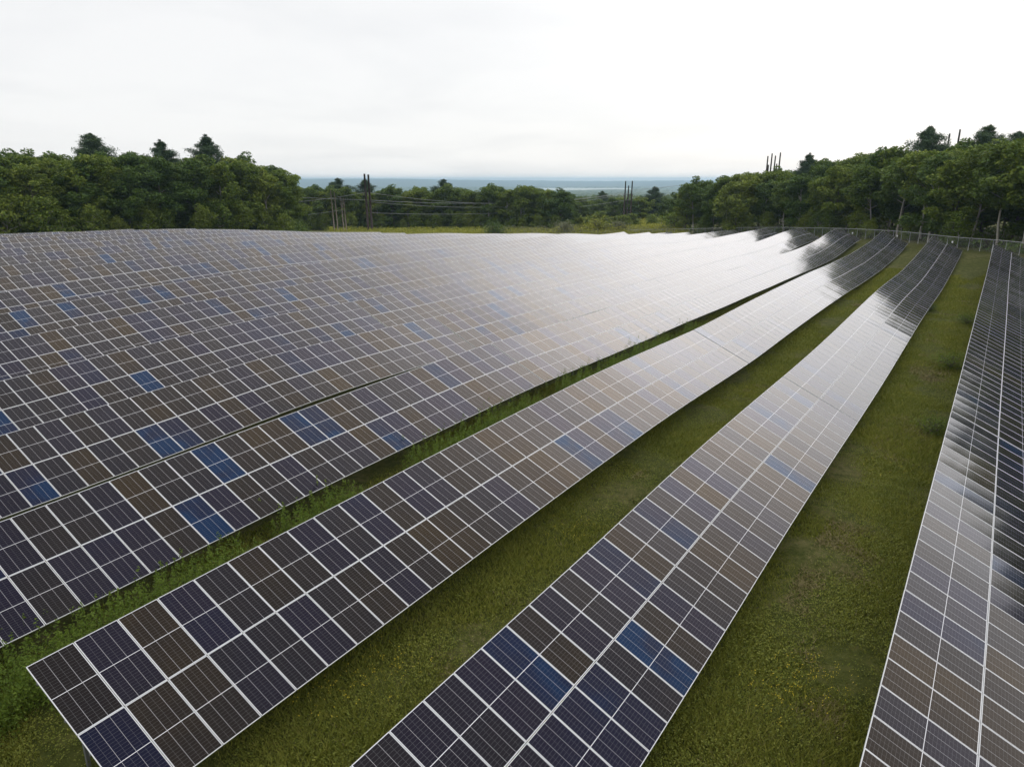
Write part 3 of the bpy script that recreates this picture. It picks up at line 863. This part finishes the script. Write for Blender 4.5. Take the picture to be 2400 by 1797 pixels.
# far woods: one mass of crowns out to the hills
def far_woods():
    n = 19000
    u = RNG.uniform(0, 1, n)
    d = 470 * (8300 / 470) ** u
    a = RNG.uniform(-24, 26, n)
    x, y = d * np.sin(np.radians(a)), d * np.cos(np.radians(a))
    clear = (a > 0.6) & (a < 9.6) & (d > 5300) & (d < 7800)
    keep = ~clear
    x, y, d = x[keep], y[keep], d[keep]
    z = ground(x, y)
    ph = (1 + 5 ** .5) / 2
    ico = np.array([(-1, ph, 0), (1, ph, 0), (-1, -ph, 0), (1, -ph, 0), (0, -1, ph), (0, 1, ph), (0, -1, -ph), (0, 1, -ph), (ph, 0, -1), (ph, 0, 1), (-ph, 0, -1), (-ph, 0, 1)]) / math.sqrt(1 + ph * ph)
    fc = [(0, 11, 5), (0, 5, 1), (0, 1, 7), (0, 7, 10), (0, 10, 11), (1, 5, 9), (5, 11, 4), (11, 10, 2), (10, 7, 6), (7, 1, 8), (3, 9, 4), (3, 4, 2), (3, 2, 6), (3, 6, 8), (3, 8, 9), (4, 9, 5), (2, 4, 11), (6, 2, 10), (8, 6, 7), (9, 8, 1)]
    # split every face once for rounder crowns
    vs = [tuple(v) for v in ico]; cache = {}
    def midp(i, j):
        k = (min(i, j), max(i, j))
        if k not in cache:
            v = Vector(vs[i]) + Vector(vs[j]); v.normalize(); cache[k] = len(vs); vs.append(tuple(v))
        return cache[k]
    f2 = []
    for (i, j, k) in fc:
        p, q, r = midp(i, j), midp(j, k), midp(k, i)
        f2 += [(i, p, r), (p, j, q), (r, q, k), (p, q, r)]
    S = np.array(vs); m = len(S); n = len(x)
    R_ = 5.0 * np.maximum(1, d / 900) * RNG.uniform(0.7, 1.25, n)
    hz = 6.5 * RNG.uniform(0.7, 1.25, n)
    V_ = S[None] * np.stack([R_, R_, hz], -1)[:, None] * (1 + RNG.normal(0, 0.13, (n, m, 1))) + np.stack([x, y, z + hz * 0.7], -1)[:, None]
    F_ = (np.array(f2)[None] + (np.arange(n) * m)[:, None, None]).reshape(-1, 3)
    return tag(link('far_woods', np_mesh('far_woods', V_.reshape(-1, 3), F_, M['far_wood'])), 'distant green woods stretching to the blue hills', 'woods', kind='stuff')
far_woods()

# ------------------------------------------------------------------ fence
fence_root = empty('chain_link_fence', (fence_w[6][0], fence_w[6][1], g1(*fence_w[6])))
tag(fence_root, 'grey chain link fence along the foot of the right wood', 'fence')
fb = Vector(fence_root.location)
def net_mat():
    m, n, l, b = new_mat('chain_link_net')
    uv = n.new('ShaderNodeUVMap'); uv.uv_map = 'uv'
    sp = n.new('ShaderNodeSeparateXYZ'); l.new(uv.outputs[0], sp.inputs[0])
    res = None
    for sg in (1, -1):
        a = math_node(n, l, 'MULTIPLY_ADD', sp.outputs[1], float(sg), sp.outputs[0])
        a = math_node(n, l, 'FRACT', math_node(n, l, 'MULTIPLY', a, 1 / 0.075))
        a = math_node(n, l, 'LESS_THAN', a, 0.05)
        res = a if res is None else math_node(n, l, 'MAXIMUM', res, a)
    tr = n.new('ShaderNodeBsdfTransparent'); mx = n.new('ShaderNodeMixShader')
    l.new(res, mx.inputs[0]); l.new(tr.outputs[0], mx.inputs[1]); l.new(b.outputs[0], mx.inputs[2])
    b.inputs['Base Color'].default_value = (0.32, 0.33, 0.34, 1); b.inputs['Roughness'].default_value = 0.5
    l.new(mx.outputs[0], n['Material Output'].inputs[0])
    return m
M['net'] = net_mat()
FHT = 1.95
fp = path_pts(fence_w, 3.0)
bp = MB(); bp.tube([(0, 0, -0.3), (0, 0, FHT + 0.02)], 0.04, 7); FPOST = bp.mesh('fence_post', M['fence_steel'], True)
tops = []
for i, (x, y) in enumerate(fp):
    z = g1(x, y)
    o = link('fence_post', FPOST, fence_root); o.location = Vector((x, y, z)) - fb
    tops.append(Vector((x, y, z)) - fb)
for a, c in zip(tops, tops[1:]):
    b = MB(); z1 = Vector((0, 0, FHT - 0.03)); z0 = Vector((0, 0, 0.04))
    b.quad(tuple(a + z0), tuple(c + z0), tuple(c + z1), tuple(a + z1))
    me = b.mesh('net_panel', M['net']); uvl = me.uv_layers.new(name='uv'); L = (c - a).length
    for li, co in zip(range(4), ((0, 0), (L, 0), (L, FHT), (0, FHT))): uvl.data[li].uv = co
    link('net_panel', me, fence_root)
b = MB(); b.tube([tuple(p + Vector((0, 0, FHT))) for p in tops], 0.045, 6)
link('top_rail', b.mesh('top_rail', M['fence_steel'], True), fence_root)
# small white plates hung on the fence
bs = MB(); bs.box((-0.22, -0.012, -0.16), (0.22, 0.012, 0.16)); SIGN = bs.mesh('sign_plate', M['white'])
fa = np.array([math.degrees(math.atan2(x, y)) for x, y in fp])
for a, zoff, nm in ((24.8, 1.05, 'leftmost small white plate hanging on the fence'), (27.6, 1.05, 'middle small white plate hanging on the fence'),
                    (30.9, 1.1, 'rightmost small white plate hanging on the fence')):
    i = int(np.argmin(abs(fa - a))); j = min(i + 1, len(fp) - 1)
    mx_, my_ = (fp[i][0] + fp[j][0]) / 2, (fp[i][1] + fp[j][1]) / 2
    o = link('fence_sign', SIGN)
    dv = Vector((fp[j][0] - fp[i][0], fp[j][1] - fp[i][1], 0)).normalized()
    o.location = Vector((mx_, my_, g1(mx_, my_) + zoff)) + Vector((dv.y, -dv.x, 0)) * 0.03
    o.rotation_euler = (0, 0, math.atan2(dv.y, dv.x))
    tag(o, nm, 'sign', 'white plates on the fence')

# ------------------------------------------------------------------ power poles and wires
def pole(name, x, y, h, r0, r1, mat, label, group, lean=(0, 0), arms=()):
    z = g1(x, y)
    root = empty(name, (x, y, z)); tag(root, label, 'power pole', group)
    b = MB(); b.tube([(0, 0, -0.5), (lean[0] * 0.5, lean[1] * 0.5, h * 0.5), (lean[0], lean[1], h)], [r0, (r0 + r1) / 2, r1], 9)
    link('shaft', b.mesh('shaft', mat, True), root)
    for (zf, half, ax) in arms:
        b = MB(); ux, uy = math.cos(ax), math.sin(ax)
        c = Vector((lean[0] * zf, lean[1] * zf, h * zf))
        b.tube([tuple(c + Vector((-ux, -uy, 0)) * half), tuple(c + Vector((ux, uy, 0)) * half)], 0.09, 6)
        arm = link('cross_arm', b.mesh('cross_arm', mat, True), root)
        for sg in (-1, 0, 1):
            b = MB(); p = c + Vector((ux, uy, 0)) * (half * 0.92 * sg)
            b.tube([tuple(p + Vector((0, 0, -0.1))), tuple(p + Vector((0, 0, -0.6))), tuple(p + Vector((0, 0, -1.1)))], [0.05, 0.12, 0.05], 7)
            link('insulator', b.mesh('insulator', M['porcelain'], True), arm)
    return root
def base_at(az, d):
    x, y = pol(az, d); return x, y, g1(x, y)
# (azimuth, distance, height)
x, y, z = base_at(-11.1, 246); DP1 = (x, y, z, 19.0)
pole('steel_pole', x, y, 19.0, 0.42, 0.30, M['rust'], 'left pole of the thick dark pair before the valley trees', 'dark steel poles', (-0.35, 0), ((0.70, 0.9, 0.0),))
x, y, z = base_at(-10.82, 246.5)
pole('steel_pole', x, y, 18.8, 0.42, 0.30, M['rust'], 'right pole of the thick dark pair before the valley trees', 'dark steel poles', (-0.35, 0))
WP = []
for a, d, h, nm in ((-13.62, 240, 13.8, 'first pale wooden pole from the left'), (-13.36, 241, 13.2, 'second pale wooden pole from the left'),
                    (-12.92, 243, 11.6, 'third pale wooden pole from the left'), (-12.72, 244, 11.4, 'fourth pale wooden pole, nearest the dark pair')):
    x, y, z = base_at(a, d); WP.append((x, y, z, h))
    pole('wooden_pole', x, y, h, 0.17, 0.12, M['wood_pole'], nm, 'pale wooden poles', (-0.55, 0.2))
TP = []
for a, d, h, nm in ((8.62, 322, 18.6, 'left pole of the dark three in the valley gap'), (8.86, 326, 16.8, 'middle, shorter pole of the dark three in the valley gap'),
                    (9.12, 322, 18.6, 'right pole of the dark three in the valley gap')):
    x, y, z = base_at(a, d); TP.append((x, y, z, h))
    pole('steel_pole', x, y, h, 0.42, 0.24, M['rust'], nm, 'dark steel poles', (0.35, 0), ((0.78, 2.2 if h < 17 else 0.01, 0.1),) if h < 17 else ())
for a, d, h, nm in ((18.75, 262, 22.2, 'first dark pole top from the left above the right wood'), (18.84, 266, 19.6, 'second dark pole top, short, above the right wood'),
                    (19.02, 262, 22.9, 'third dark pole top above the right wood'), (19.26, 264, 22.2, 'fourth dark pole top above the right wood'),
                    (19.40, 268, 19.8, 'fifth dark pole top, short, above the right wood'), (19.58, 262, 22.9, 'rightmost dark pole top of the cluster above the right wood'),
                    (29.95, 232, 22.8, 'shorter of two pole tops above the wood at right'), (30.5, 230, 23.6, 'taller of two pole tops above the wood at right')):
    x, y, z = base_at(a, d)
    pole('steel_pole', x, y, h, 0.40, 0.20, M['rust'], nm, 'pole tops above the right wood', (0.25, 0))
def wire(p, q, sag, r, label):
    p, q = Vector(p), Vector(q); b = MB()
    pts = [p.lerp(q, t) - Vector((0, 0, sag * 4 * t * (1 - t))) for t in np.linspace(0, 1, 22)]
    b.tube([tuple(v - p) for v in pts], r, 4)
    o = link('power_line', b.mesh('power_line', M['wire'], True)); o.location = p
    tag(o, label, 'wire', 'power lines')
def top(P_, f): return (P_[0], P_[1], P_[2] + P_[3] * f)
LW = pol(-17.5, 236); lwz = g1(*LW)
RW_ = pol(14.2, 300); rwz = g1(*RW_)
wire(top(DP1, 0.70), (TP[0][0], TP[0][1], TP[0][2] + 14.2), 4.3, 0.05, 'uppermost power line from the dark pair to the valley poles')
wire((DP1[0], DP1[1], DP1[2] + 10.8), (TP[1][0], TP[1][1], TP[1][2] + 13.6), 2.4, 0.06, 'second power line from the dark pair to the valley poles')
wire((DP1[0], DP1[1], DP1[2] + 10.3), (TP[2][0], TP[2][1], TP[2][2] + 13.6), 3.6, 0.05, 'third power line from the dark pair to the valley poles')
wire((DP1[0], DP1[1], DP1[2] + 6.8), (TP[2][0], TP[2][1], TP[2][2] + 11.0), 2.6, 0.05, 'lowest power line from the dark pair to the valley poles')
wire(top(DP1, 0.70), (LW[0], LW[1], lwz + 9.0), 0.5, 0.05, 'power line rising from the left wood to the dark pair')
wire((DP1[0], DP1[1], DP1[2] + 10.8), (LW[0], LW[1], lwz + 11.0), 0.1, 0.05, 'level power line from the left wood to the dark pair')
wire((WP[2][0], WP[2][1], WP[2][2] + 7.6), (LW[0], LW[1], lwz + 4.8), 0.2, 0.04, 'low power line from the left wood to the wooden poles')
wire((TP[2][0], TP[2][1], TP[2][2] + 15.0), (RW_[0], RW_[1], rwz + 16.5), 0.4, 0.05, 'power line from the three valley poles to the right wood')
# far lattice mast on the hill line
x, y = pol(-12.3, 12900); b = MB()
for sx, sy in ((-1, -1), (1, -1), (1, 1), (-1, 1)):
    b.tube([(sx * 4, sy * 4, 0), (sx * 1.0, sy * 1.0, 34)], 0.7, 4)
for k in range(7):
    zt = 3 + k * 4.9; w_ = 4 - 3 * zt / 34
    b.box((-w_, -w_, zt), (w_, w_, zt + 0.8))
o = link('lattice_mast', b.mesh('lattice_mast', M['steel'])); o.location = (x, y, ZC - 18); o.scale = (1.2, 1.2, 1.25)
tag(o, 'thin lattice mast on the far blue hills at left', 'mast')

# ------------------------------------------------------------------ grass, weeds and flowers between the rows
def strip_points(n, r, s0, s1, lo=-1.2, hi=0.5, power=1.6):
    """points on the lane on the right-hand side of row r (under its low edge to under the next row's high edge)."""
    s = s0 + (s1 - s0) * RNG.uniform(0, 1, n) ** power
    nxt = np.array([lat_u(r + 1, q) for q in s]) if r + 1 == 3 else (PA + (r + 1) * PITCH if r < 3 else 14.0)
    l0 = (np.array([lat_u(3, q) for q in s]) if r == 3 else PA + r * PITCH) + 2 * MLEN * math.cos(TAU)
    l = (l0 + lo) + (nxt + hi - l0 - lo) * RNG.uniform(0, 1, n)
    return l, s
def field_xyz(l, s):
    x, y = s * SA + l * CA, s * CA - l * SA
    return np.c_[x, y, ground(x, y)]
def vnoise(x, y, k, seed):
    rg = np.random.default_rng(seed); out = 0
    for _ in range(5):
        a = rg.uniform(0, 6.28); f = k * rg.uniform(0.6, 1.7)
        out = out + np.sin((x * math.cos(a) + y * math.sin(a)) * f + rg.uniform(0, 6.28))
    return out / 2.2
def blades(P0, h, wdt, lean):
    n = len(P0)
    a = RNG.uniform(0, 6.28, n); hh = (h * RNG.uniform(0.4, 1.25, n))[:, None]
    side = np.c_[np.cos(a), np.sin(a), np.zeros(n)]
    b_ = RNG.uniform(0, 6.28, n)
    tip = np.c_[np.cos(b_) * lean, np.sin(b_) * lean, np.ones(n)] * hh
    ww = (wdt * RNG.uniform(0.6, 1.3, n))[:, None]
    V_ = np.stack([P0 - side * ww, P0 + side * ww, P0 + tip], 1).reshape(-1, 3)
    return V_, np.arange(3 * n).reshape(-1, 3)
GP = []
for r, s0, s1, n in ((-1, 8, 40, 6000), (0, 0, 100, 150000), (1, -4, 120, 300000), (2, 2, 112, 320000)):
    l, s = strip_points(n, r, s0, s1)
    GP.append(field_xyz(l, s))
l = RNG.uniform(-29, -9, 90000); s = RNG.uniform(-8, 8, 90000); GP.append(field_xyz(l, s))     # open ground round the near row end
GP = np.vstack(GP)
dens = vnoise(GP[:, 0], GP[:, 1], 0.9, 1) + 0.6 * vnoise(GP[:, 0], GP[:, 1], 2.6, 2)
GP = GP[dens > -2.6 + 0.9 * RNG.normal(size=len(GP))]
dist = np.hypot(GP[:, 0], GP[:, 1])
hts = 0.17 + 0.10 * np.clip(vnoise(GP[:, 0], GP[:, 1], 0.7, 3), -1, 1.2)
V_, F_ = blades(GP - np.array([0, 0, 0.04]), np.maximum(0.06, hts), 0.009 + 0.0005 * dist, 0.8)
tag(link('grass', np_mesh('grass', V_, F_, M['grass'])), 'rough green grass in the lanes between the panel rows', 'grass', kind='stuff')

# worn patches of dry straw
DPt = []
for r, s0, s1, n in ((1, -4, 90, 70000), (2, 2, 100, 90000)):
    l, s = strip_points(n, r, s0, s1, 0.8, -0.8); DPt.append(field_xyz(l, s))
DPt = np.vstack(DPt)
dry_m = vnoise(DPt[:, 0], DPt[:, 1], 0.55, 31) + 0.7 * vnoise(DPt[:, 0], DPt[:, 1], 2.1, 32)
DPt = DPt[dry_m > 1.05 + 0.45 * RNG.normal(size=len(DPt))]
M['straw'] = foliage('dry_straw', [(0.14, 0.118, 0.045), (0.25, 0.21, 0.09), (0.40, 0.34, 0.16)], 0.1, 0.8, 0.0)
V_, F_ = blades(DPt + np.array([0, 0, 0.02]), 0.11, 0.010 + 0.0006 * np.hypot(DPt[:, 0], DPt[:, 1]), 1.6)
tag(link('dry_grass', np_mesh('dry_grass', V_, F_, M['straw'])), 'tan patches of dry worn grass in the lanes', 'dry grass', kind='stuff')

# low leafy ground plants in patches
CP = []
for r, s0, s1, n in ((0, 0, 70, 16000), (1, -4, 90, 34000), (2, 2, 90, 38000)):
    l, s = strip_points(n, r, s0, s1, -0.6, 0.1, 1.4); CP.append(field_xyz(l, s))
l = RNG.uniform(-29, -9, 12000); s = RNG.uniform(-8, 8, 12000); CP.append(field_xyz(l, s))
CP = np.vstack(CP)
CP = CP[vnoise(CP[:, 0], CP[:, 1], 1.1, 9) + 0.5 * vnoise(CP[:, 0], CP[:, 1], 3.3, 10) > -0.35 + 0.6 * RNG.normal(size=len(CP))]
dm = vnoise(CP[:, 0], CP[:, 1], 0.55, 31) + 0.7 * vnoise(CP[:, 0], CP[:, 1], 2.1, 32)
CP = CP[dm < 1.0 + 0.4 * RNG.normal(size=len(CP))]
CP = np.repeat(CP, 5, 0) + RNG.normal(size=(len(CP) * 5, 3)) * np.array([0.13, 0.13, 0.05]) + np.array([0, 0, 0.13])
V_, F_ = leaf_quads(CP, 0.031, 0.55, 0.8)
tag(link('ground_plants', np_mesh('ground_plants', V_, F_, M['clover'])), 'low leafy plants in patches among the lane grass', 'ground plants', kind='stuff')

# tall bright weeds
def weeds(name, P0, h, mat, label, per=46, lsize=0.055, cat='weeds'):
    n = len(P0); hh = h * RNG.uniform(0.5, 1.25, n)
    t = RNG.uniform(0.05, 1.0, (n, per))
    lean = RNG.normal(0, 0.10, (n, 1, 2))
    c = np.zeros((n, per, 3))
    c[..., 2] = t * hh[:, None]
    wd = 0.16 * (1.08 - t)
    c[..., 0] = RNG.normal(0, 1, (n, per)) * wd + lean[..., 0] * t * hh[:, None]
    c[..., 1] = RNG.normal(0, 1, (n, per)) * wd + lean[..., 1] * t * hh[:, None]
    c = (c + P0[:, None]).reshape(-1, 3)
    V_, F_ = leaf_quads(c, lsize, 0.42, 0.5)
    st, _ = blades(P0, hh, 0.012, 0.06)
    Vs = np.vstack([V_, np.repeat(st.reshape(-1, 3, 3), [1, 1, 2], axis=1).reshape(-1, 3)])
    Fs = np.arange(len(Vs)).reshape(-1, 4)
    return tag(link(name, np_mesh(name, Vs, Fs, mat)), label, cat, kind='stuff')
n = 3400
s = RNG.uniform(-4, 62, n); l = PA + PITCH - 2.9 + RNG.normal(0, 0.75, n)
keep = vnoise(s * 1.0, l * 0, 1.4, 21) > -0.55
l, s = l[keep], s[keep]
P0 = field_xyz(l, s)
weeds('tall_weeds', P0, 1.4, M['weed'], 'tall bright green weeds along the upper edge of the third row', 50, 0.05)
n = 900
l = RNG.uniform(-29, -17, n); s = RNG.uniform(-7, 5.2, n)
weeds('tall_weeds', field_xyz(l, s), 0.8, M['weed'], 'bright green weeds at the lower left corner', 40, 0.045)
n = 260
s = RNG.uniform(2, 95, n); l = PA + 2 * PITCH - 0.2 - np.abs(RNG.normal(0, 0.5, n))
weeds('tall_weeds', field_xyz(l, s), 0.6, M['weed'], 'low bright weeds along the upper edge of the second row', 40, 0.06)
WEEDB = broadleaf('weed_bush', 300, M['weed'], M['bark'], 3.0, 2.4, 0.05, 1100, 0.15, True)
# bushy weeds beside the first row
for s_, l_, h_, nm in ((46.5, -1.9, 1.5, 'bushy weed beside the first row, nearest of three'), (62.0, -2.1, 1.9, 'bushy weed beside the first row, middle of three'),
                       (80.0, -2.0, 1.6, 'bushy weed beside the first row, farthest of three'), (86.0, -5.6, 1.3, 'bushy weed at the low edge of the second row')):
    x, y = f2w(l_, s_)
    put_tree('bush', WEEDB, 3.0, x, y, h_ * 0.55, nm, 'bush', None, 1.2)
# yellow flower patches
FPt = []
for s_, l_, rad_, n in ((20.5, -2.9, 0.5, 60), (19.2, -3.4, 0.6, 50), (13.5, -13.9, 0.7, 60), (11.4, -14.4, 0.5, 40), (24.0, -13.2, 0.6, 40), (39.0, -3.6, 0.7, 40), (7.5, -11.2, 0.8, 60)):
    FPt.append(field_xyz(l_ + RNG.normal(0, rad_, n), s_ + RNG.normal(0, rad_, n)))
FPt = np.repeat(np.vstack(FPt), 3, 0); FPt = FPt + RNG.normal(size=FPt.shape) * np.array([0.05, 0.05, 0.05]) + np.array([0, 0, 0.30])
V_, F_ = leaf_quads(FPt, 0.017, 0.8, 1.5)
tag(link('yellow_flowers', np_mesh('yellow_flowers', V_, F_, M['yellow'])), 'small yellow flowers in patches in the grass lanes', 'flowers', kind='stuff')

# ------------------------------------------------------------------ haze
hb = MB(); hb.box((-17500, -17500, ZC - 130), (17500, 17500, ZC + 28))
hm = bpy.data.materials.new('haze'); hm.use_nodes = True
hn, hl = hm.node_tree.nodes, hm.node_tree.links
hn.clear()
ho = hn.new('ShaderNodeOutputMaterial'); pv = hn.new('ShaderNodeVolumePrincipled')
pv.inputs['Color'].default_value = (0.58, 0.80, 1.0, 1)
pv.inputs['Density'].default_value = 1.15e-4
pv.inputs['Anisotropy'].default_value = 0.5
hl.new(pv.outputs[0], ho.inputs['Volume'])
tag(link('haze', hb.mesh('haze', hm)), 'thin pale haze over the whole landscape', 'haze', kind='stuff')
